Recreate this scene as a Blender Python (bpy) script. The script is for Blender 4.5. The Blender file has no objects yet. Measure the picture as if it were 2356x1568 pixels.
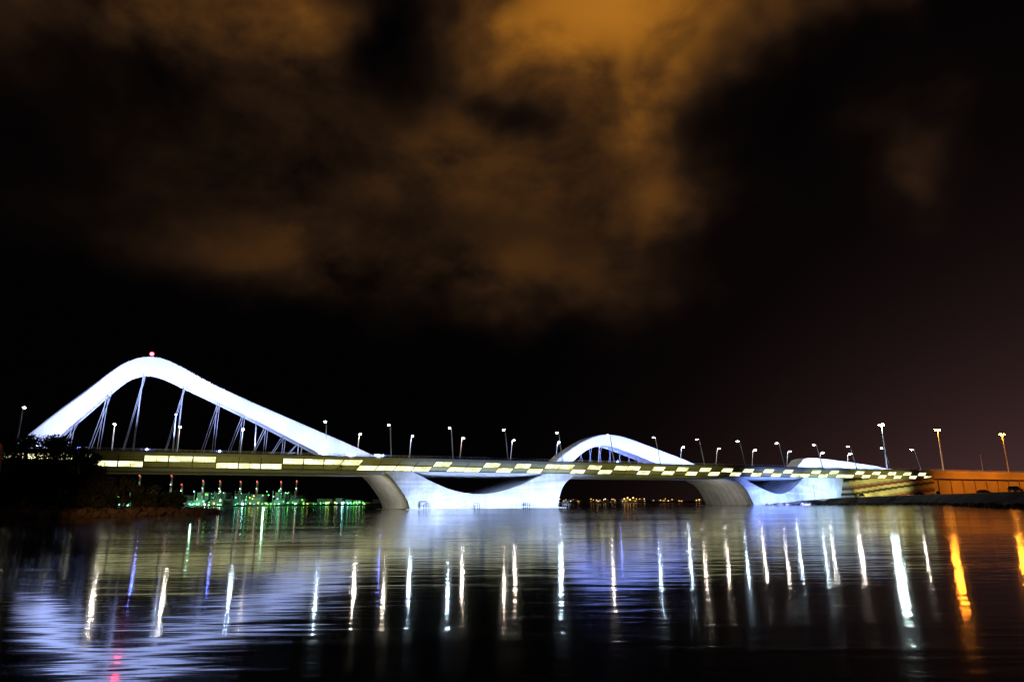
import bpy, math, random
from mathutils import Vector, Matrix
random.seed(7)
scn=bpy.context.scene
scn.view_settings.view_transform='Standard'
scn.view_settings.look='None'
scn.view_settings.exposure=0

# ------------------------------------------------------------- node helpers
class NT:
    def __init__(s,tree): s.t=tree; s.n=tree.nodes; s.l=tree.links
    def put(s,sock,v):
        if isinstance(v,bpy.types.NodeSocket): s.l.new(v,sock)
        else: sock.default_value=v
    def m(s,op,a,b=0.0,c=0.0,clamp=False):
        n=s.n.new('ShaderNodeMath'); n.operation=op; n.use_clamp=clamp
        s.put(n.inputs[0],a); s.put(n.inputs[1],b); s.put(n.inputs[2],c)
        return n.outputs[0]
    def noise(s,vec,scale,detail=4,rough=.5,dist=0.0):
        n=s.n.new('ShaderNodeTexNoise')
        if vec is not None: s.l.new(vec,n.inputs['Vector'])
        n.inputs['Scale'].default_value=scale; n.inputs['Detail'].default_value=detail
        n.inputs['Roughness'].default_value=rough; n.inputs['Distortion'].default_value=dist
        return n.outputs['Fac']
    def coord(s,k='Object'):
        return s.n.new('ShaderNodeTexCoord').outputs[k]
    def mapv(s,vec,scale=(1,1,1),rot=(0,0,0),loc=(0,0,0)):
        n=s.n.new('ShaderNodeMapping'); s.l.new(vec,n.inputs[0])
        n.inputs['Scale'].default_value=scale; n.inputs['Rotation'].default_value=rot
        n.inputs['Location'].default_value=loc
        return n.outputs[0]
    def sep(s,vec):
        n=s.n.new('ShaderNodeSeparateXYZ'); s.l.new(vec,n.inputs[0]); return n.outputs
    def ramp(s,fac,stops,interp='LINEAR'):
        n=s.n.new('ShaderNodeValToRGB'); s.l.new(fac,n.inputs[0])
        r=n.color_ramp; r.interpolation=interp
        while len(r.elements)<len(stops): r.elements.new(.5)
        for e,(p,c) in zip(r.elements,stops):
            e.position=p; e.color=(c[0],c[1],c[2],1)
        return n.outputs[0]
    def bump(s,h,strength,dist):
        n=s.n.new('ShaderNodeBump'); n.inputs['Strength'].default_value=strength
        n.inputs['Distance'].default_value=dist; s.l.new(h,n.inputs['Height']); return n.outputs[0]

def newmat(name):
    m=bpy.data.materials.new(name); m.use_nodes=True
    nt=NT(m.node_tree); b=nt.n['Principled BSDF']
    return m,nt,b
def pmat(name,c1,c2=None,scale=.5,rough=.6,metal=0,bump=0.0,bscale=4):
    m,nt,b=newmat(name)
    b.inputs['Roughness'].default_value=rough; b.inputs['Metallic'].default_value=metal
    co=nt.coord()
    if c2 is None: c2=tuple(x*.75 for x in c1)
    f=nt.noise(co,scale,4,.6)
    nt.l.new(nt.ramp(f,[(.3,c2),(.7,c1)]),b.inputs['Base Color'])
    if bump>0:
        nt.l.new(nt.bump(nt.noise(co,bscale,4,.6),.6,bump),b.inputs['Normal'])
    return m
def emat(name,c,st,sampling=True):
    m=bpy.data.materials.new(name); m.use_nodes=True
    t=m.node_tree; t.nodes.clear()
    e=t.nodes.new('ShaderNodeEmission'); o=t.nodes.new('ShaderNodeOutputMaterial')
    e.inputs[0].default_value=(*c,1); e.inputs[1].default_value=st
    t.links.new(e.outputs[0],o.inputs[0])
    if not sampling: m.cycles.emission_sampling='NONE'
    return m

# ------------------------------------------------------------- mesh helper
class MB:
    def __init__(s): s.v=[];s.f=[];s.mi=[]
    def add(s,vs,fs,m=0):
        o=len(s.v); s.v+= [tuple(p) for p in vs]
        for f in fs: s.f.append([i+o for i in f]); s.mi.append(m)
    def box(s,a,b,m=0):
        x0,y0,z0=a;x1,y1,z1=b
        s.add([(x0,y0,z0),(x1,y0,z0),(x1,y1,z0),(x0,y1,z0),(x0,y0,z1),(x1,y0,z1),(x1,y1,z1),(x0,y1,z1)],
              [(0,3,2,1),(4,5,6,7),(0,1,5,4),(1,2,6,5),(2,3,7,6),(3,0,4,7)],m)
    def tube(s,pts,rad,n=8,m=0,cap=True):
        pts=[Vector(p) for p in pts]
        if not isinstance(rad,(list,tuple)): rad=[rad]*len(pts)
        vs=[];fs=[]
        for i,p in enumerate(pts):
            t=(pts[min(i+1,len(pts)-1)]-pts[max(i-1,0)]).normalized()
            a=Vector((0,0,1)) if abs(t.z)<.9 else Vector((1,0,0))
            u=t.cross(a).normalized(); w=t.cross(u)
            for k in range(n):
                an=2*math.pi*k/n
                vs.append(p+(u*math.cos(an)+w*math.sin(an))*rad[i])
        for i in range(len(pts)-1):
            for k in range(n):
                k2=(k+1)%n
                fs.append((i*n+k,i*n+k2,(i+1)*n+k2,(i+1)*n+k))
        if cap:
            fs.append(tuple(range(n))[::-1]); fs.append(tuple(range((len(pts)-1)*n,len(pts)*n)))
        s.add(vs,fs,m)
    def blob(s,c,r,m=0,nu=6,nv=4,jit=0,sq=(1,1,1)):
        vs=[(c[0],c[1],c[2]-r*sq[2])];fs=[]
        for j in range(1,nv):
            ph=-math.pi/2+math.pi*j/nv
            for i in range(nu):
                a=2*math.pi*i/nu; q=r*(1+random.uniform(-jit,jit))
                vs.append((c[0]+q*sq[0]*math.cos(ph)*math.cos(a),c[1]+q*sq[1]*math.cos(ph)*math.sin(a),c[2]+q*sq[2]*math.sin(ph)))
        vs.append((c[0],c[1],c[2]+r*sq[2])); L=len(vs)-1
        for i in range(nu): fs.append((0,1+(i+1)%nu,1+i))
        for j in range(nv-2):
            for i in range(nu):
                a=1+j*nu+i;b=1+j*nu+(i+1)%nu
                fs.append((a,b,b+nu,a+nu))
        for i in range(nu): fs.append((L,1+(nv-2)*nu+i,1+(nv-2)*nu+(i+1)%nu))
        s.add(vs,fs,m)
    def prism(s,outline,o0,o1,m=0):
        n=len(outline)
        vs=[(x,o0,z) for x,z in outline]+[(x,o1,z) for x,z in outline]
        fs=[tuple(range(n)),tuple(range(n,2*n))[::-1]]+[(i,(i+1)%n,(i+1)%n+n,i+n) for i in range(n)]
        s.add(vs,fs,m)
    def obj(s,name,mats,parent=None,smooth=False,loc=None,rot=None):
        me=bpy.data.meshes.new(name); me.from_pydata(s.v,[],s.f); 
        for m in mats: me.materials.append(m)
        me.polygons.foreach_set('material_index',s.mi)
        if smooth: me.polygons.foreach_set('use_smooth',[True]*len(me.polygons))
        import bmesh
        bm=bmesh.new(); bm.from_mesh(me); bmesh.ops.recalc_face_normals(bm,faces=bm.faces); bm.to_mesh(me); bm.free()
        me.update()
        o=bpy.data.objects.new(name,me); scn.collection.objects.link(o)
        if parent: o.parent=parent
        if loc is not None: o.location=loc
        if rot is not None: o.rotation_euler=(0,0,rot)
        return o
def empty(name,loc=(0,0,0),rot=0):
    e=bpy.data.objects.new(name,None); scn.collection.objects.link(e)
    e.location=loc; e.rotation_euler=(0,0,rot); return e
def curve(pts,n):
    P=[Vector((p[0],p[1])) for p in pts]; P=[P[0]*2-P[1]]+P+[P[-1]*2-P[-2]]
    out=[]
    for i in range(1,len(P)-2):
        for k in range(16):
            t=k/16; a,b,c,d=P[i-1],P[i],P[i+1],P[i+2]
            out.append(.5*((2*b)+(c-a)*t+(2*a-5*b+4*c-d)*t*t+(3*b-a-3*c+d)*t**3))
    out.append(P[-2])
    L=[0]
    for i in range(1,len(out)): L.append(L[-1]+(out[i]-out[i-1]).length)
    res=[];j=0
    for k in range(n):
        q=L[-1]*k/(n-1)
        while j<len(L)-2 and L[j+1]<q: j+=1
        t=(q-L[j])/max(1e-6,L[j+1]-L[j]); res.append(tuple(out[j].lerp(out[j+1],min(1,t))))
    return res

# ------------------------------------------------------------- frame of the bridge
A=Vector((-142.69,225.91,0)); RZ=math.atan2(.47111,.88208)
dv=Vector((math.cos(RZ),math.sin(RZ),0)); cv=Vector((-math.sin(RZ),math.cos(RZ),0))
def W(s,o,z=0): return A+dv*s+cv*o+Vector((0,0,z))

# ------------------------------------------------------------- materials
def steel(name):
    m,nt,b=newmat(name)
    co=nt.coord(); x,y,z=nt.sep(co)
    j=nt.m('GREATER_THAN',nt.m('FRACT',nt.m('MULTIPLY',x,1/5.0)),.97)
    n1=nt.noise(co,.08,3,.5); n2=nt.noise(nt.mapv(co,(1,1,.15)),1.2,4,.7)
    f=nt.m('ADD',nt.m('MULTIPLY',n1,.7),nt.m('MULTIPLY',n2,.3))
    f=nt.m('SUBTRACT',f,nt.m('MULTIPLY',j,.12))
    nt.l.new(nt.ramp(f,[(.2,(.56,.57,.59)),(.65,(.82,.83,.84))]),b.inputs['Base Color'])
    b.inputs['Roughness'].default_value=.5
    return m
archm=steel('arch_steel')
def conc(name,c1,c2,step=4.0):
    m,nt,b=newmat(name)
    co=nt.coord(); x,y,z=nt.sep(co)
    j=nt.m('GREATER_THAN',nt.m('FRACT',nt.m('MULTIPLY',y,1/step)),.92)
    j2=nt.m('GREATER_THAN',nt.m('FRACT',nt.m('MULTIPLY',x,1/9.0)),.985)
    n1=nt.noise(co,.2,4,.55); n2=nt.noise(nt.mapv(co,(1,1,.1)),.9,4,.7)
    f=nt.m('ADD',nt.m('MULTIPLY',n1,.6),nt.m('MULTIPLY',n2,.4))
    f=nt.m('SUBTRACT',f,nt.m('ADD',nt.m('MULTIPLY',j,.35),nt.m('MULTIPLY',j2,.10)))
    nt.l.new(nt.ramp(f,[(.1,c2),(.6,c1)]),b.inputs['Base Color'])
    b.inputs['Roughness'].default_value=.75
    return m
pierm=conc('pier_concrete',(.72,.72,.71),(.30,.30,.29))
deckm=pmat('deck_concrete',(.38,.37,.27),(.27,.26,.18),.3,.7,bump=.02)
olive=pmat('fascia_panel_metal',(.36,.34,.14),(.27,.25,.10),.4,.5)
soff=pmat('soffit_concrete',(.45,.46,.45),(.30,.31,.30),.2,.7)
gal=pmat('galvanized_steel',(.50,.51,.52),(.36,.37,.38),1,.5)
cabm=pmat('cable_sheath',(.34,.34,.34),(.26,.26,.26),1,.5)
asph=pmat('asphalt',(.055,.053,.05),(.035,.034,.033),.6,.9,bump=.02,bscale=8)
dark=pmat('dark_metal',(.08,.08,.08),(.05,.05,.05),1,.5)
paint=pmat('road_paint',(.75,.75,.72),(.6,.6,.58),1,.6)
def litpanel():
    m=bpy.data.materials.new('lit_panel'); m.use_nodes=True
    nt=NT(m.node_tree); nt.n.clear()
    e=nt.n.new('ShaderNodeEmission'); o=nt.n.new('ShaderNodeOutputMaterial')
    co=nt.coord(); x,y,z=nt.sep(co)
    f=nt.noise(nt.mapv(co,(.22,1,.5)),1.0,2,.5)
    nt.l.new(nt.ramp(f,[(.34,(.36,.37,.16)),(.56,(1,1,.50))]),e.inputs[0])
    e.inputs[1].default_value=2.2
    nt.l.new(e.outputs[0],o.inputs[0]); return m
lit=litpanel()
lampw=emat('lamp_lens_white',(1,.86,.68),520)
lampc=emat('lamp_lens_cool',(.66,.85,1),600)
lampo=emat('lamp_lens_sodium',(1,.30,.02),900)
redl=emat('beacon_red',(1,.006,.01),160)
bluel=emat('floodlight_blue',(.16,.22,1),130)
mastw=emat('mast_lens',(.80,1,.95),450)

# ------------------------------------------------------------- bridge
bridge=empty('arch_bridge',A,RZ)
S0,S1=-130,468
mb=MB()
prof=[(0.0,20.25),(0.0,19.1),(1.3,15.2),(5,14.9),(7,14.1),(18,13.9),(18.6,15.6),(27.4,15.6),(28,13.9),(39,14.1),(41,14.9),(44.7,15.2),(46,19.1),(46,20.25)]
n=len(prof)
stn=[S0+ (S1-S0)*i/60 for i in range(61)]
vs=[(s,o,z) for s in stn for o,z in prof]
fs=[]
for i in range(60):
    for k in range(n):
        k2=(k+1)%n; fs.append((i*n+k,(i+1)*n+k,(i+1)*n+k2,i*n+k2))
fs.append(tuple(range(n))); fs.append(tuple(range(60*n,61*n)))
mb.add(vs,fs,0)
mb.obj('deck',[soff],bridge)
mb=MB()
for a,b in((2.4,17.5),(28.5,43.6)):
    mb.box((S0,a,20.254),(S1,b,20.30),0)
    for o in (a+.4,b-.4): mb.box((S0,o-.08,20.304),(S1,o+.08,20.308),1)
    for o in (a+5,a+10):
        s=S0
        while s<S1: mb.box((s,o-.07,20.304),(s+3,o+.07,20.308),1); s+=9
for a,b in((.35,2.3),(17.6,18.2),(27.8,28.4),(43.7,45.65)):
    mb.box((S0,a,20.254),(S1,b,20.42),2)
mb.obj('roadway',[asph,paint,deckm],bridge)
mb=MB()
for sgn,o0 in((1,0),(-1,46)):
    def O(x): return o0+sgn*x
    def bx(s0,s1,a,b,z0,z1,m): mb.box((s0,min(O(a),O(b)),z0),(s1,max(O(a),O(b)),z1),m)
    bx(S0,S1,-.25,.3,19.15,20.5,0)
    bx(S0,S1,-.32,-.252,20.2,20.45,2)
    bx(S0,S1,.25,.6,17.0,17.14,2)
    bx(S0,S1,.9,1.32,15.05,15.2,2)
    def fx(z): return (19.1-z)/3.9*1.3
    pat={0:'l',1:'l',2:'u',3:'u',4:'u',5:'l',6:'l',7:'l',8:'u',9:'u',10:'u',11:'u',12:'l',13:'l',14:'l',15:'l',16:'u',17:'l',18:'l',19:'u',20:'l',21:'u',22:'l',23:'u',24:'u',25:'l'}
    rnd=random.Random(5)
    seq=[];cur='u'
    while len(seq)<100:
        cur='l' if cur=='u' else 'u'
        for _ in range(rnd.choice([1,1,1,2])): seq.append(cur)
    pitch=7.6
    for k in range(-16,61):
        s0=4.2+pitch*k; s1=s0+pitch
        if s0<S0 or s1>S1+1: continue
        sk=0 if s0<86 else -1.3
        mode=pat.get(k, seq[k] if k>=0 else 'u')
        for row,(za,zb) in (('u',(17.14,18.95)),('l',(15.25,16.98))):
            on=(mode==row)
            mm=3 if on else 1
            a=s0+.22; b=s1-.22
            base=0 if row=='u' else sk
            ya,yb=O(fx(za)-.07),O(fx(zb)-.07)
            vsq=[(a+base+sk,ya,za),(b+base+sk,ya,za),(b+base,yb,zb),(a+base,yb,zb)]
            mb.add(vsq,[(0,1,2,3)],mm)
            if on:
                c=(a+b)/2
                mb.add([(c-.07+base+sk,ya-sgn*.03,za),(c+.07+base+sk,ya-sgn*.03,za),(c+.07+base,yb-sgn*.03,zb),(c-.07+base,yb-sgn*.03,zb)],[(0,1,2,3)],0)
        mb.add([(s0+2*sk-.16,O(fx(15.2)-.22),15.2),(s0+2*sk+.16,O(fx(15.2)-.22),15.2),(s0+.16,O(-.12),19.1),(s0-.16,O(-.12),19.1)],[(0,1,2,3)],2)
mb.obj('fascia',[deckm,olive,dark,lit],bridge)
mb=MB()
for o in (.1,45.9):
    for z in (20.8,21.05,21.3): mb.box((S0,o-.04,z-.035),(S1,o+.04,z+.035))
    s=S0
    while s<S1: mb.box((s-.05,o-.06,20.4),(s+.05,o+.06,21.3)); s+=2.0
mb.obj('railing',[gal],bridge)

def arch(name,outer,inner,n=72,o0=19,o1=27.5):
    O_=curve(outer,n); I_=curve(inner,n)
    mb=MB(); vs=[]
    for (a,b),(c,d) in zip(O_,I_):
        dx,dz=c-a,d-b; l=math.hypot(dx,dz); ux,uz=dx/l,dz/l
        vs+= [(a,o0+.5,b),(a,o1-.5,b),(a+ux*.5,o1,b+uz*.5),(c,o1,d),(c-ux*.6,o1-.7,d-uz*.6),(c-ux*.6,o0+.7,d-uz*.6),(c,o0,d),(a+ux*.5,o0,b+uz*.5)]
    fs=[]
    for i in range(n-1):
        for k in range(8):
            k2=(k+1)%8; fs.append((i*8+k,i*8+k2,(i+1)*8+k2,(i+1)*8+k))
    fs.append(tuple(range(8))); fs.append(tuple(range((n-1)*8,n*8)))
    mb.add(vs,fs)
    return mb.obj(name,[archm],bridge),O_,I_
a1o=[(-33,0),(-30,8),(-21.2,20.9),(-18.6,23.9),(-10.4,33.3),(-1.2,43.1),(5.4,50.4),(9.9,54.4),(14,56.5),(18,57.3),(22.5,56.8),(28.9,54.2),(41.7,47.8),(58.3,40.8),(75.7,34),(93.8,27),(105.5,22.2),(124,14.2)]
a1i=[(-20,0),(-17,8),(-10.5,20.9),(-8.1,25),(-4.2,30.1),(-.2,34.9),(5.7,42.2),(10.6,47.7),(14.3,50.0),(18.2,50.9),(22.6,50.0),(29.6,47),(42.2,41.5),(58.8,33.9),(72.7,27.2),(83.3,22.2),(101,14.2)]
arch('main_arch',a1o,a1i)
a2o=[(188,14.2),(193,19),(197,23),(208.5,30.2),(216.5,33.9),(223.2,35.7),(230,36),(240.9,34.2),(260.7,28.9),(281.9,22.8),(306,14.2)]
a2i=[(197,14.2),(202,19),(207,23.2),(213.6,27.6),(220.2,29.8),(225.6,30.3),(232.3,29.2),(243.3,26.2),(254.4,22.8),(272,16.5),(278,14.2)]
arch('middle_arch',a2o,a2i,60)
mb=MB(); mb.prism([(363,20.3),(365.7,23),(370.1,26.4),(375,27.5),(382,27.6),(395,26.9),(411,25.9),(435,24),(458,21.6),(470,20.3)],19,27.5)
mb.obj('end_arch',[archm],bridge)
mb=MB(); mb.blob((18,22,58.5),.7); mb.obj('beacon',[redl],bridge)
mb=MB(); mb.tube([(18,22,57.2),(18,22,58)],.08); mb.obj('beacon_mast',[dark],bridge)
def interp(L,x):
    for (a,b),(c,d) in zip(L,L[1:]):
        if a<=x<=c: return b+(d-b)*(x-a)/(c-a)
    return L[-1][1]
mb=MB()
inn=[p for p in a1i if p[0]>-10]
for s,k in ((-3,1),(6,1),(17,0),(31,0),(43.5,1),(53,1),(62,1),(69,1),(75,0)):
    z=interp(inn,s)+.3
    for q in ((0,.8) if k else (0,)):
        mb.tube([(s-1.0+q,20.0,z),(s-1.6+q,18.0,20.4)],.13,6)
        mb.tube([(s-.6+q,26.5,z),(s-5.2+q,28.1,20.4)],.13,6)
    if not k:
        mb.tube([(s-.9,20.0,z),(s-1.2,18.0,20.4)],.13,6); mb.tube([(s-.2,26.5,z),(s-4.8,28.1,20.4)],.13,6)
inn2=[p for p in a2i if p[0]>205]
for s in (211,216,222,228,234,240,246):
    z=interp(inn2,s)+.2
    mb.tube([(s,20.4,z),(s-.4,18.1,20.4)],.11,6); mb.tube([(s,26.5,z),(s-1.4,28.1,20.4)],.11,6)
mb.obj('hangers',[cabm],bridge)

pl=curve([(105.2,15.3),(109.1,11.8),(112.9,7.2),(115.6,3),(117,-2)],18)
pr_=curve([(187,-2),(187,1),(187.9,5.3),(190.8,10.7),(197.5,15.3)],18)
sm=curve([(183,15.3),(177.1,13.8),(168.1,10.2),(157.3,7.1),(146.9,6.1),(136,7.5),(127,10.6),(119.3,14.1),(116.5,15.3)],34)
mb=MB(); mb.prism(pl+pr_+sm,4,40); mb.obj('wave_pier',[pierm],bridge)
mb=MB()
pl=curve([(292,15.3),(301,11.5),(306,7),(311,-2)],16)
pr2=[(380,-1),(380.6,4.4),(385,15.3)]
sm=curve([(351,15.3),(344,10.8),(337.4,7.4),(328.6,6),(315.7,9.2),(303.5,14.4),(301,15.3)],28)
mb.prism(pl+pr2+sm,4,40); mb.obj('shore_pier',[pierm],bridge)
mb=MB(); mb.box((114,1.5,-2),(190,41,.35)); mb.box((305,1.5,-2),(345,41,.35)); mb.obj('pier_footing',[deckm],bridge)
mb=MB()
for s in (122,144,168,188):
    for dx in (-1.2,1.2):
        for dy in (-1,1): mb.tube([(s+dx,-.5+dy,-2),(s+dx*.8,-.5+dy*.8,2.4)],.14,6)
    mb.box((s-1.3,-1.6,1.2),(s+1.3,.6,1.4)); mb.box((s-.8,-1.0,2.3),(s+.8,0,2.5))
mb.obj('service_platforms',[dark],bridge)

m,nt,b=newmat('banded_cladding')
co=nt.coord(); x,y,z=nt.sep(co)
zig=nt.m('MULTIPLY',nt.m('FLOOR',nt.m('MULTIPLY',x,.16)),.55)
q=nt.m('FRACT',nt.m('MULTIPLY',nt.m('SUBTRACT',z,zig),.13))
nt.l.new(nt.ramp(q,[(0,(.70,.66,.36)),(.30,(.07,.05,.025)),(.48,(.70,.66,.38)),(.68,(.24,.06,.04)),(.86,(.38,.33,.16))],'CONSTANT'),b.inputs['Base Color'])
b.inputs['Roughness'].default_value=.7
bandm=m
mb=MB()
mb.add([(386,3,13.8),(468,.8,19),(468,.8,4),(384,-3,3.4)],[(0,1,2,3)],0)
mb.add([(468,.8,19),(474,6,19),(474,6,4),(468,.8,4)],[(0,1,2,3)],0)
mb.add([(386,3,13.8),(384,-3,3.4),(384,40,3.4),(386,40,13.8)],[(0,1,2,3)],0)
mb.obj('abutment',[bandm],bridge)
mb=MB()
for s in (0,20,43,103,218):
    mb.box((s-.35,-.5,20.55),(s+.35,.0,20.75),1); mb.blob((s,-.35,21.0),.28,0)
mb.obj('floodlight_fixtures',[bluel,dark],bridge)

# ------------------------------------------------------------- approach viaduct
via=empty('approach_viaduct',A,RZ)
tan=pmat('viaduct_concrete',(.40,.32,.23),(.28,.22,.15),.08,.75,bump=.03,bscale=1)
mb=MB()
mb.box((468.05,1.0,18.6),(900,1.5,20.6)); mb.box((468.05,1.5,15.6),(900,40,19.9))
mb.box((474,5.5,3),(900,38,15.6))
s=480
while s<900: mb.box((s,4.9,3),(s+1.0,5.5,15.6)); s+=14
mb.obj('viaduct_wall',[tan],via)
mb=MB()
for z in (21.0,21.4): mb.box((468.05,1.1,z-.04),(900,1.2,z+.04))
s=469
while s<900: mb.box((s,1.08,20.6),(s+.08,1.22,21.4)); s+=2.5
mb.obj('viaduct_railing',[gal],via)

# ------------------------------------------------------------- street lamps
def lamp(s,o,lean,mat,hz=34.0,big=1.0):
    mb=MB(); g=1 if lean>0 else -1; H=hz-20.3
    mb.box((-.3,-.3,-.02),(.3,.3,.35),0)
    top=(0,lean*.86,H*.95)
    mb.tube([(0,0,0),(0,lean*.43,H*.48),top,(0,lean*.93,H*.99),(0,lean*1.08,H*1.01),(0,lean*1.3,H*1.0)],[.25,.21,.17,.15,.12,.10],7,0)
    y=lean*1.3; 
    mb.prism([(-.5,-.0),(.5,-.0),(.34,.28),(-.34,.28)],0,1.8,0)
    for i in range(len(mb.v)-8,len(mb.v)):
        v=mb.v[i]; mb.v[i]=(v[0],y-g*.4+g*v[1],v[2]+H*1.0)
    mb.blob((0,y+g*.5,H*1.0-.02),.44*big,1,8,5,sq=(1.05,1.6,.75))
    return mb.obj('street_lamp',[gal,mat],None,loc=W(s,o,20.3),rot=RZ)
for i,s in enumerate((-17,28,55,81,107,134,160,188,217,245,274,303,333,364,394,426,457)):
    lamp(s,1.1,3.0,[lampw,lampc][i%2],big=(.4 if s in(28,55) else .85))
for i,s in enumerate((8,31,55,80,105,130,156,184,211,238,267,296,324,354,385,416,444)):
    lamp(s,44.9,-3.0,[lampw,lampw,lampc][i%3],hz=33.3,big=1.05)
def mast(s,o,ztop,mat,kind,zb=20.0):
    mb=MB(); H=ztop-zb
    mb.tube([(0,0,0),(0,0,H*.5),(0,0,H)],[.45,.36,.27],8,0)
    if kind=='ring':
        for k in range(8):
            a=k*math.pi/4; mb.blob((1.3*math.cos(a),1.3*math.sin(a),H-.4),.55,1)
        mb.tube([(1.3*math.cos(k*math.pi/6),1.3*math.sin(k*math.pi/6),H) for k in range(13)],.1,5,0)
    else:
        mb.tube([(-2.2,0,H),(2.2,0,H)],.14,6,0)
        for x in (-2,2):
            mb.box((x-.9,-.4,H+.05),(x+.9,.4,H+.4),0); mb.blob((x,0,H-.15),.75,1,8,5,sq=(1.6,.8,.7))
    return mb.obj('mast_lamp',[gal,mat],None,loc=W(s,o,zb),rot=RZ)
mast(451,20,51.4,mastw,'ring',20.3)
mast(499.6,12,49.2,lampo,'double',19.9)
mast(580,12,49.2,lampo,'double',19.9)
mast(655,12,49.2,lampo,'double',19.9)
mb=MB(); mb.tube([(0,0,0),(0,0,14)],[.16,.07],6); mb.box((-.5,-.1,12.6),(.5,.1,13.0))
mb.obj('antenna_mast',[gal],None,loc=W(547,12,19.9),rot=RZ)

# ------------------------------------------------------------- floodlights, plus added fill spots for the fascia
def spot(name,p,t,power,col,ang=100,blend=.8,r=.4):
    l=bpy.data.lights.new(name,'SPOT'); l.energy=power; l.color=col; l.spot_size=math.radians(ang); l.spot_blend=blend; l.shadow_soft_size=r
    o=bpy.data.objects.new(name,l); scn.collection.objects.link(o)
    p=W(*p);t=W(*t); o.location=p; o.rotation_euler=(t-p).to_track_quat('-Z','Y').to_euler(); return o
BL=(.38,.48,1.0)
mid=[((a+c)/2,(b+d)/2) for (a,b),(c,d) in zip(curve(a1o,30),curve(a1i,30))]
for (s,z) in mid[3:28:2]:
    if z<18: continue
    k=(z-20)
    pw=19000+ (k*k)*112
    spot('arch_floodlight',(s,-2,21.5),(s+.5,19,max(z,24)),pw,BL,70 if k>12 else 95)
for s in range(200,290,12):
    zc=interp([(190,24),(205,27),(225,33),(245,30),(285,23)],s)
    spot('arch_floodlight',(s,1.0,21.5),(s,19,zc),54000,(.20,.29,1),100)
for s in (368,385,402,420,440): spot('arch_floodlight',(s,3,21.4),(s,19,24.5),36000,(.36,.52,1.0),100)
for s in (122,136,150,164,178,189): spot('pier_floodlight',(s,-9,.9),(s,4,6.5),29000,(.42,.56,1),115)
spot('pier_floodlight',(97,12,2.0),(112,20,7),5000,(1,.93,.8),110)
for s in (314,325,338): spot('pier_floodlight',(s,-10,1.2),(s,4,6.5),42000,(.21,.32,1),110)
for s in (356,372): spot('pier_floodlight',(s,-8,4.8),(s,4,9),26000,(.46,.68,1),115)
spot('pier_floodlight',(286,12,1.5),(305,20,7),4500,(1,.92,.8),110)
for s in (396,414,432): spot('abutment_floodlight',(s,-13,5.6),(s,2,10),8000,(1,.90,.38),100)
for s in (-5,45,95,210,255): spot('fascia_fill_spot',(s,-30,1.0),(s,0,17.5),14000,(1,.94,.33),110)  # added fill: unseen spots low over the water, brighten the fascia
for s in (498,540,590,650): spot('sodium_floodlight',(s,-26,22),(s,2,13),46000,(1,.28,.02),130)

# ------------------------------------------------------------- water
m,nt,b=newmat('water')
b.inputs['Base Color'].default_value=(.001,.002,.003,1); b.inputs['IOR'].default_value=1.333
co=nt.coord()
w1=nt.noise(nt.mapv(co,(.07,.34,1),(0,0,.10)),1.0,4,.55,.6)
w2=nt.noise(nt.mapv(co,(.45,2.0,1),(0,0,-.15)),1.0,2,.5,.3)
w3=nt.noise(nt.mapv(co,(.012,.05,1),(0,0,.3)),1.0,3,.5,1.0)
patch=nt.ramp(w3,[(.40,(.12,.12,.12)),(.60,(1,1,1))])
h=nt.m('ADD',nt.m('MULTIPLY',w1,.75),nt.m('MULTIPLY',nt.m('MULTIPLY',w2,.45),patch))
nt.l.new(nt.bump(h,1.0,.036),b.inputs['Normal'])
r=nt.m('ADD',nt.m('MULTIPLY',patch,.02),.072)
nt.l.new(r,b.inputs['Roughness'])
mb=MB()
mb.add([(-4500,-300,0),(4500,-300,0),(4500,5200,0),(-4500,5200,0)],[(0,1,2,3)])
mb.obj('water',[m])
bed=pmat('seabed',(.12,.10,.08),None,.2,.9)
mb=MB(); mb.add([(-4500,-300,-3),(4500,-300,-3),(4500,5200,-3),(-4500,5200,-3)],[(0,1,2,3)]); mb.obj('ground',[bed])

# ------------------------------------------------------------- right bank
earth=pmat('bank_earth',(.10,.085,.065),(.05,.042,.033),.25,.95,bump=.25,bscale=.8)
edge=[(60,20,4.6),(100,90,4.6),(118,130,4.6),(137,170,4.6),(157,218,4.6),(178,268,4.6),(195,325,4.6),(199,362,4.5),(190,386,4.0),(176,391,3.2),(162,389,2.2),(148,385,1.2),(136,380,.5),(140,400,.5),(165,420,3),(230,520,4.6),(420,760,4.6),(900,1300,4.6),(2600,1900,4.6),(2600,-250,4.6),(300,-250,4.6)]
mb=MB()
E=[]
for i in range(len(edge)-1):
    a,b_=Vector(edge[i]),Vector(edge[i+1]); k=max(1,int((b_-a).length/3)) if i<15 else 1
    for j in range(k): E.append(a.lerp(b_,j/k))
E.append(Vector(edge[-1]))
n=len(E); vs=[];rings=4
for i,p in enumerate(E):
    t=(E[(i+1)%n]-E[i-1]).normalized(); nn=Vector((-t.y,t.x,0))
    sc=p.z/4.6*7+1
    for r_ in range(rings):
        f=r_/(rings-1)
        q=p+nn*sc*f; z=p.z*(1-f)-f*1.2
        jj=.0 if r_==0 else .5
        vs.append((q.x+random.uniform(-jj,jj),q.y+random.uniform(-jj,jj),z+random.uniform(-.25,.25)*(r_>0)))
fs=[]
for i in range(n):
    i2=(i+1)%n
    for r_ in range(rings-1): fs.append((i*rings+r_,i2*rings+r_,i2*rings+r_+1,i*rings+r_+1))
fs.append(tuple(i*rings for i in range(n)))
mb.add(vs,fs); mb.obj('embankment',[earth])
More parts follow.
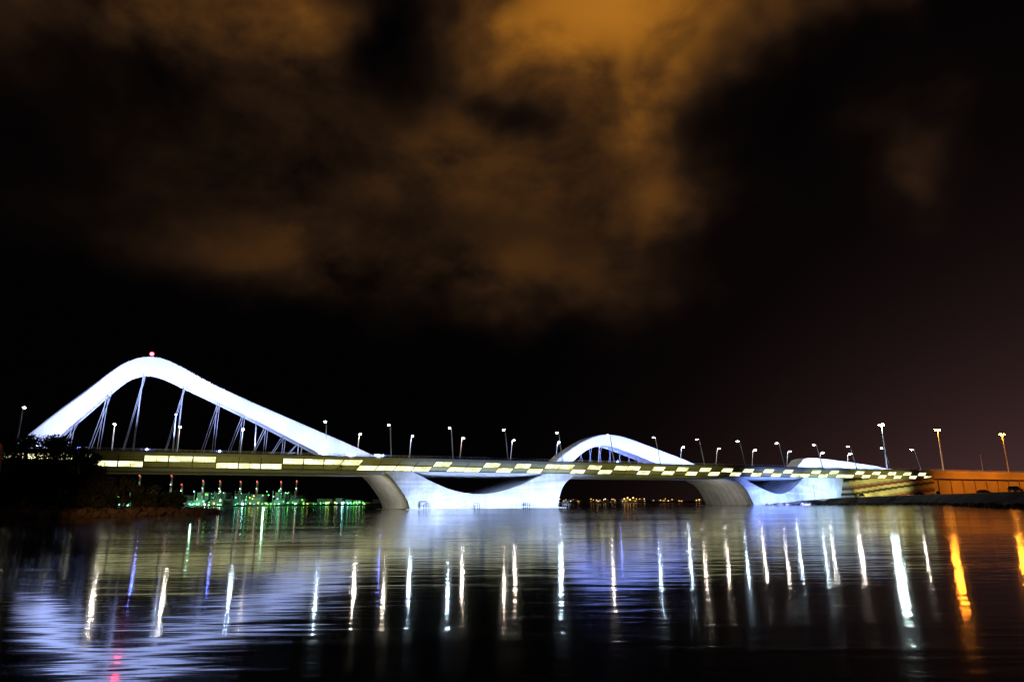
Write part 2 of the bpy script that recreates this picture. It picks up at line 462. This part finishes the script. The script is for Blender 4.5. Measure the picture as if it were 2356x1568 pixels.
def rocks(name,pts,cnt,rr,mat,spread):
    mb=MB()
    for _ in range(cnt):
        i=random.randrange(len(pts)-1); a,b_=Vector(pts[i]),Vector(pts[i+1]); p=a.lerp(b_,random.random())
        r=random.uniform(*rr)
        c=(p.x+random.uniform(-spread,spread),p.y+random.uniform(-spread,spread),max(0,p.z+random.uniform(-.6,.6)))
        mb.blob(c,r,0,7,5,.28,(1.2,1,.75))
    return mb.obj(name,[mat])
rockm=pmat('riprap_stone',(.26,.19,.13),(.14,.10,.07),.7,.9,bump=.08,bscale=2)
rocks('riprap_rocks',[(104,130,.3),(124,174,.3),(146,222,.3),(168,272,.3),(188,325,.3),(193,365,.3),(184,380,.3),(165,383,.2),(136,376,.2)],500,(.4,.9),rockm,1.3)

# ------------------------------------------------------------- cars
carpaint=[pmat('car_paint_dark',(.03,.03,.035),(.02,.02,.025),1,.3),pmat('car_paint_silver',(.35,.35,.36),(.3,.3,.31),1,.3,.5)]
glass=pmat('car_glass',(.02,.025,.03),(.015,.02,.02),1,.1)
tyre=pmat('tyre',(.02,.02,.02),(.015,.015,.015),1,.8)
def car(x,y,z,rot,ci=0,suv=False):
    mb=MB(); hr=1.78 if suv else 1.45
    body=[(-2.3,.35),(-2.35,.75),(-2.2,.98),(-1.2,1.0),(1.0,.98),(2.1,.86),(2.35,.65),(2.35,.35)]
    mb.prism(body,-.9,.9,0)
    if suv: cab=[(-2.15,.99),(-2.0,hr-.08),(-1.6,hr),(.3,hr),(1.15,.99)]
    else: cab=[(-1.75,.99),(-1.1,hr-.06),(-.7,hr),(.25,hr),(1.15,.99)]
    n=len(cab); vs=[(a,-.86+(b-.99)*.25,b) for a,b in cab]+[(a,.86-(b-.99)*.25,b) for a,b in cab]
    fs=[tuple(range(n)),tuple(range(n,2*n))[::-1]]+[(i,(i+1)%n,(i+1)%n+n,i+n) for i in range(n)]
    mb.add(vs,fs,1)
    rf=[(cab[1][0]+.1,hr-.03),(cab[3][0],hr+.01),(cab[3][0],hr+.05),(cab[1][0]+.1,hr+.04)]
    mb.prism(rf,-.74,.74,0)
    for wx in (-1.45,1.45):
        for wy in (-.93,.93): mb.tube([(wx,wy-.11,.33),(wx,wy+.11,.33)],.34,14,2)
    for wy in (-.97,.97): mb.box((.7,wy-.1,1.0),(.9,wy+.1,1.15),0)
    o=mb.obj('parked_car',[carpaint[ci],glass,tyre],None,loc=(x,y,z),rot=rot)
    return o
car(165.5,230.5,4.62,math.radians(15),1,True)
car(189.5,282,4.62,math.radians(8),0)
car(212,350,4.62,math.radians(70),0,True)
car(204.5,353,4.6,math.radians(0),0)
car(198,398,4.3,math.radians(80),0)
mb=MB(); mb.tube([(0,0,-.5),(0,0,8)],[.12,.07],6); mb.tube([(-1,0,8.0),(1,0,8.0)],.07,5)
for x in(-1,1): mb.box((x-.35,-.15,7.9),(x+.35,.15,8.15))
mb.obj('post_lamp',[dark],None,loc=(168,390.5,2.6),rot=RZ)

# ------------------------------------------------------------- left shore
soil=pmat('shore_earth',(.10,.07,.05),(.05,.035,.025),.3,.95,bump=.2,bscale=1)
mb=MB()
top=[(-300,60,2.2),(-112,128,2.0),(-100,142,1.9),(-94,158,1.8),(-88,170,1.7),(-84,185,1.4),(-86,205,1.2),(-95,222,1.2),(-130,250,1.5),(-300,330,2),(-700,500,2)]
TE=[]
for i in range(len(top)-1):
    a,b_=Vector(top[i]),Vector(top[i+1]); k=max(1,int((b_-a).length/2.5)) if 0<i<8 else 3
    for j in range(k): TE.append(a.lerp(b_,j/k))
TE.append(Vector(top[-1])); n=len(TE); vs=[]
for i,p in enumerate(TE):
    t=(TE[min(i+1,n-1)]-TE[max(0,i-1)]).normalized(); nn=Vector((t.y,-t.x,0))
    for f in (0,.5,1):
        q=p+nn*5*f; vs.append((q.x+random.uniform(-.6,.6)*(f>0),q.y+random.uniform(-.6,.6)*(f>0),p.z*(1-f)-f*.8+random.uniform(-.2,.2)))
fs=[]
for i in range(n-1):
    for r_ in range(2): fs.append((i*3+r_,(i+1)*3+r_,(i+1)*3+r_+1,i*3+r_+1))
vs.append((-900,200,3)); fs.append(tuple([i*3 for i in range(n)]+[len(vs)-1]))
mb.add(vs,fs); mb.obj('shore',[soil])
rocks('shore_rocks',[(-104,132,.6),(-96,138,.7),(-90,150,.7),(-84,160,.8),(-80,172,.7),(-79,186,.3)],420,(.45,1.25),rockm,1.8)

leafm,nt,b=newmat('foliage')
f=nt.noise(nt.coord(),.5,3,.6)
nt.l.new(nt.ramp(f,[(.35,(.025,.035,.012)),(.65,(.075,.09,.03))]),b.inputs['Base Color'])
b.inputs['Roughness'].default_value=.7
bark=pmat('bark',(.09,.055,.035),(.05,.03,.02),1.5,.9,bump=.05)
def tree(name,x,y,h,rad,leaves,zb=1.6,low=.25):
    mb=MB()
    for k in range(7):
        a=random.uniform(0,6.28); r=rad*random.uniform(.3,.8); zt=h*random.uniform(.45,.92)
        p0=Vector((0,0,h*random.uniform(.1,.35))); p2=Vector((r*math.cos(a),r*math.sin(a),zt))
        pm=(p0+p2)/2+Vector((0,0,-.08*h)); mb.tube([p0,pm,p2],[h*.018,h*.012,h*.004],5,0)
    mb.tube([(0,0,-.5),(.1,0,h*.3),(0,.1,h*.6),(0,0,h*.85)],[h*.035,h*.026,h*.016,h*.006],7,0)
    cl=[]
    for k in range(34):
        a=random.uniform(0,6.28); zz=random.uniform(low,1)
        rr=rad*math.sqrt(max(.05,1-((zz-.5)/.62)**2))*math.sqrt(random.random())
        cl.append((Vector((rr*math.cos(a),rr*math.sin(a),zz*h*.93)),rad*random.uniform(.16,.34)))
    for _ in range(leaves):
        c,r=random.choice(cl)
        d=Vector((random.gauss(0,1),random.gauss(0,1),random.gauss(0,.8))); d=d.normalized()*r*random.random()**.4*1.1
        p=c+d; s=random.uniform(.15,.40)
        u=Vector((random.gauss(0,1),random.gauss(0,1),random.gauss(0,1))).normalized(); w=u.cross(Vector((random.gauss(0,1),random.gauss(0,1),random.gauss(0,1)))).normalized()
        mb.add([p-u*s,p+w*s*.55,p+u*s,p-w*s*.55],[(0,1,2,3)],1)
    return mb.obj(name,[bark,leafm],None,loc=(x,y,zb))
for x,y,h,r in ((-119,152,13.5,6),(-111,148,15.2,5.8),(-105,149,15.8,5.8),(-100.5,151,15.8,5.2),(-96.5,153,14.0,4.8),(-93.5,154,11.5,4.2)):
    tree('tree',x,y,h,r,6500,low=.08)
for x,y,h,r in ((-110,140,7,5),(-102,145,8,5),(-92,155,9.0,4),(-89.5,160,7.6,3.8),(-87,166,5.8,3.6),(-85,173,4.2,3.6),(-92,186,3,4),(-98,195,4,5)):
    tree('shrub',x,y,h,r,3400,low=0.02,zb=1.2)
mb=MB(); 
pts=[];rad=[]
for k in range(9):
    z=-.8+5.0*k/8; pts.append((random.uniform(-.03,.03),0,z)); rad.append(.34-.012*k+random.uniform(-.02,.02) if k>1 else .5-.1*k)
mb.tube(pts,rad,10); mb.blob((0,0,4.3),.22,0,8,5,.15)
mb.obj('timber_post',[pmat('weathered_timber',(.30,.13,.07),(.15,.06,.03),2,.85,bump=.05)],None,loc=(-18.78,25,0))
l=bpy.data.lights.new('sodium_lamp_light','SPOT'); l.energy=60000; l.color=(1,.5,.18); l.spot_size=math.radians(16); l.spot_blend=.9
o=bpy.data.objects.new('sodium_lamp_light',l); scn.collection.objects.link(o); o.location=(-50,60,4)
o.rotation_euler=(Vector((-85,160,.1))-o.location).to_track_quat('-Z','Y').to_euler()
l=bpy.data.lights.new('post_fill_spot','SPOT'); l.energy=900; l.color=(1,.45,.2); l.spot_size=math.radians(60)  # added fill spot out of view, only brightens the timber post
o=bpy.data.objects.new('post_fill_spot',l); scn.collection.objects.link(o); o.location=(-16,14,6)
o.rotation_euler=(Vector((-18.9,25,2))-o.location).to_track_quat('-Z','Y').to_euler()

# ------------------------------------------------------------- far shore
farm=pmat('far_land',(.06,.05,.04),None,.01,.95)
mb=MB()
vs=[];fs=[];K=160
for i in range(K):
    x=-2600+6000*i/(K-1); y=1180+ (0 if x<-150 else min(1,(x+150)/260)*900)
    z=4+3*random.random()
    vs+= [(x,y,-1),(x,y+15,z*.6),(x,y+60,z),(x,y+1200,6)]
for i in range(K-1):
    for r_ in range(3): fs.append((i*4+r_,(i+1)*4+r_,(i+1)*4+r_+1,i*4+r_+1))
mb.add(vs,fs); mb.obj('hills',[farm])
ps=empty('power_station',(0,1215,0))
stackm,nt,b=newmat('stack_paint')
x,y,z=nt.sep(nt.coord()); q=nt.m('FRACT',nt.m('MULTIPLY',z,.08))
nt.l.new(nt.ramp(q,[(0,(.45,.45,.43)),(.5,(.30,.07,.05))],'CONSTANT'),b.inputs['Base Color'])
bld=pmat('plant_cladding',(.30,.34,.32),(.2,.23,.22),.05,.7)
E_={'g':emat('light_green',(.10,1,.12),14),'t':emat('light_teal',(.15,1,.7),14),'w':emat('light_white',(.85,1,.95),15),'y':emat('light_yellow',(.8,1,.15),14),'r':emat('light_red',(1,.06,.04),10),'T':emat('light_bright_teal',(.45,1,.9),40)}
keys=list(E_)
stacks=MB();bb=MB();ll=MB()
st=[(-652,54),(-596,53),(-577,38),(-540,44),(-510.5,43),(-474.6,42),(-446,42),(-404,41),(-377,42),(-625,36)]
for x,h_ in st:
    stacks.tube([(x,0,0),(x,0,h_)],[2.2,1.5],10)
    ll.blob((x,-2.8,h_+.6),.8,keys.index('r')); ll.blob((x,-3,h_*.72),.5,keys.index('w'))
    bb.box((x-11,4,0),(x+9,30,random.uniform(17,25)))
    bb.box((x-7,-14,0),(x+12,4,random.uniform(9,15)))
    for q in range(5): bb.tube([(x-12+q*5,-4,0),(x-12+q*5,-4,random.uniform(14,28))],.7,5)
for x in range(-690,-240,16): bb.box((x,-8,0),(x+random.uniform(8,15),12,random.uniform(5,13)))
for _ in range(210):
    x=random.uniform(-680,-250); zz=random.uniform(1.5,6) if random.random()<.65 else random.uniform(6,26)
    if x>-340: zz=min(zz,6)
    ll.blob((x,-16,zz),random.uniform(.35,.9),keys.index(random.choice('ggggtttwwyyy')),5,3)
ll.blob((-462,-18,4.5),1.3,keys.index('T')); ll.blob((-292,-18,4.0),1.5,keys.index('T'));ll.blob((-372,-18,4.0),.8,keys.index('T'))
stacks.obj('chimneys',[stackm],ps,smooth=False); bb.obj('boiler_houses',[bld],ps); ll.obj('plant_lights',[E_[k] for k in keys],ps)
for x in (-640,-540,-420):
    l=bpy.data.lights.new('plant_light','POINT'); l.energy=30000; l.color=(.45,1,.6); l.shadow_soft_size=1
    o=bpy.data.objects.new('plant_light',l); scn.collection.objects.link(o); o.location=(x,1180,22)
dt=empty('distant_town',(0,2120,0)); bb=MB();ll=MB()
cols=[emat('town_amber',(1,.5,.14),6),emat('town_white',(1,.9,.75),6),emat('town_red',(1,.12,.06),6)]
for _ in range(60):
    x=random.uniform(120,900); w=random.uniform(8,25); bb.box((x,0,0),(x+w,20,random.uniform(4,13)))
for _ in range(80):
    x=random.uniform(130,820); ll.blob((x,-6,random.uniform(4,13)),random.uniform(.5,1.1),random.choice([0,0,0,1,2]),5,3)
for x in (335,345,352,362): ll.blob((x,-6,random.uniform(8,16)),2.0,0,5,3)
bb.obj('town_buildings',[bld],dt); ll.obj('town_lights',cols,dt)

# ------------------------------------------------------------- sky dome
m=bpy.data.materials.new('night_sky'); m.use_nodes=True; m.cycles.emission_sampling='NONE'
nt=NT(m.node_tree); nt.n.clear()
co=nt.coord(); vn=nt.n.new('ShaderNodeVectorMath'); vn.operation='NORMALIZE'; nt.l.new(co,vn.inputs[0]); dr=vn.outputs[0]
x,y,z=nt.sep(dr)
az0=nt.m('ARCTAN2',x,y); el0=nt.m('ARCSINE',z)
wa=nt.noise(dr,5.5,3,.55); wb=nt.noise(nt.mapv(dr,(1,1,1),(0,0,0),(7,3,1)),5.5,3,.55)
az=nt.m('ADD',az0,nt.m('MULTIPLY',nt.m('SUBTRACT',wa,.5),.26))
el=nt.m('ADD',el0,nt.m('MULTIPLY',nt.m('SUBTRACT',wb,.5),.22))
blobs=[(.05,.70,.13,.11,.72),(.24,.70,.15,.10,.80),(.20,.56,.075,.09,.50),(-.40,.64,.16,.085,.44),(-.64,.60,.14,.09,.24),(-.33,.46,.20,.10,.14),(.07,.44,.18,.07,.20),(-.36,.35,.20,.05,.15),(.0,.325,.19,.05,.21),(.245,.411,.07,.045,.24),(.563,.453,.050,.06,.14),(.57,.66,.10,.04,.22),(-.10,.50,.12,.06,.16)]
holes=[(-.20,.635,.08,.08,1.0),(-.576,.519,.10,.035,.6),(.03,.535,.07,.03,.6),(.44,.56,.09,.07,.8)]
def gs(b_):
    a,e,ra,re,am=b_
    u=nt.m('MULTIPLY',nt.m('SUBTRACT',az,a),1/ra); u=nt.m('MULTIPLY',u,u)
    v=nt.m('MULTIPLY',nt.m('SUBTRACT',el,e),1/re); v=nt.m('MULTIPLY',v,v)
    return nt.m('MULTIPLY',nt.m('EXPONENT',nt.m('MULTIPLY',nt.m('ADD',u,v),-1.0)),am)
def total(L):
    D=None
    for b_ in L:
        g=gs(b_); D=g if D is None else nt.m('ADD',D,g)
    return D
D=nt.m('MULTIPLY',total(blobs),nt.m('SUBTRACT',1.0,total(holes),clamp=True))
n1=nt.noise(nt.mapv(dr,(1,1,1.5)),4.9,5,.56,.2)
tex=nt.m('MULTIPLY_ADD',n1,4.0,-1.1); tex=nt.m('MINIMUM',nt.m('MAXIMUM',tex,.05),1.3)
tex=nt.m('MAXIMUM',tex,nt.m('MULTIPLY',nt.m('SUBTRACT',D,.20),1.7))
D=nt.m('MULTIPLY',nt.m('MULTIPLY',D,tex),.62)
col=nt.ramp(D,[(0,(.0006,.0005,.0006)),(.03,(.0048,.0025,.0016)),(.09,(.018,.0085,.0040)),(.25,(.080,.031,.007)),(.62,(.31,.112,.011)),(1,(.46,.17,.016))])
gl=nt.m('MULTIPLY',nt.m('EXPONENT',nt.m('MULTIPLY',nt.m('MAXIMUM',el0,0.0),-8.0)),nt.m('EXPONENT',nt.m('MULTIPLY',nt.m('POWER',nt.m('SUBTRACT',nt.m('MINIMUM',az0,.80),.80),2.0),-7.0)))
glc=nt.n.new('ShaderNodeVectorMath'); glc.operation='SCALE'; glc.inputs[0].default_value=(.080,.037,.036); nt.l.new(gl,glc.inputs['Scale'])
ad=nt.n.new('ShaderNodeVectorMath'); ad.operation='ADD'; nt.l.new(col,ad.inputs[0]); nt.l.new(glc.outputs[0],ad.inputs[1])
e=nt.n.new('ShaderNodeEmission'); nt.l.new(ad.outputs[0],e.inputs[0]); e.inputs[1].default_value=1
ou=nt.n.new('ShaderNodeOutputMaterial'); nt.l.new(e.outputs[0],ou.inputs[0])
mb=MB(); mb.blob((0,0,0),6500,0,48,32); mb.obj('sky',[m],smooth=True)

# ------------------------------------------------------------- world
w=bpy.data.worlds.new('World'); scn.world=w; w.use_nodes=True
t=w.node_tree; sk=t.nodes.new('ShaderNodeTexSky'); sk.sky_type='NISHITA'; sk.sun_disc=False
sk.sun_elevation=math.radians(-8); sk.sun_rotation=math.radians(60)
t.links.new(sk.outputs[0],t.nodes['Background'].inputs[0]); t.nodes['Background'].inputs[1].default_value=.05

# ------------------------------------------------------------- camera
cam=bpy.data.cameras.new('camera'); co_=bpy.data.objects.new('camera',cam); scn.collection.objects.link(co_)
cam.sensor_width=36; cam.lens=24.0; cam.clip_end=20000; cam.clip_start=.1
th=math.atan(373/1571)
R=Matrix.Rotation(math.pi/2+th,4,'X')@Matrix.Rotation(math.radians(-.45),4,'Z')
co_.matrix_world=Matrix.Translation((0,0,2.2))@R
scn.camera=co_
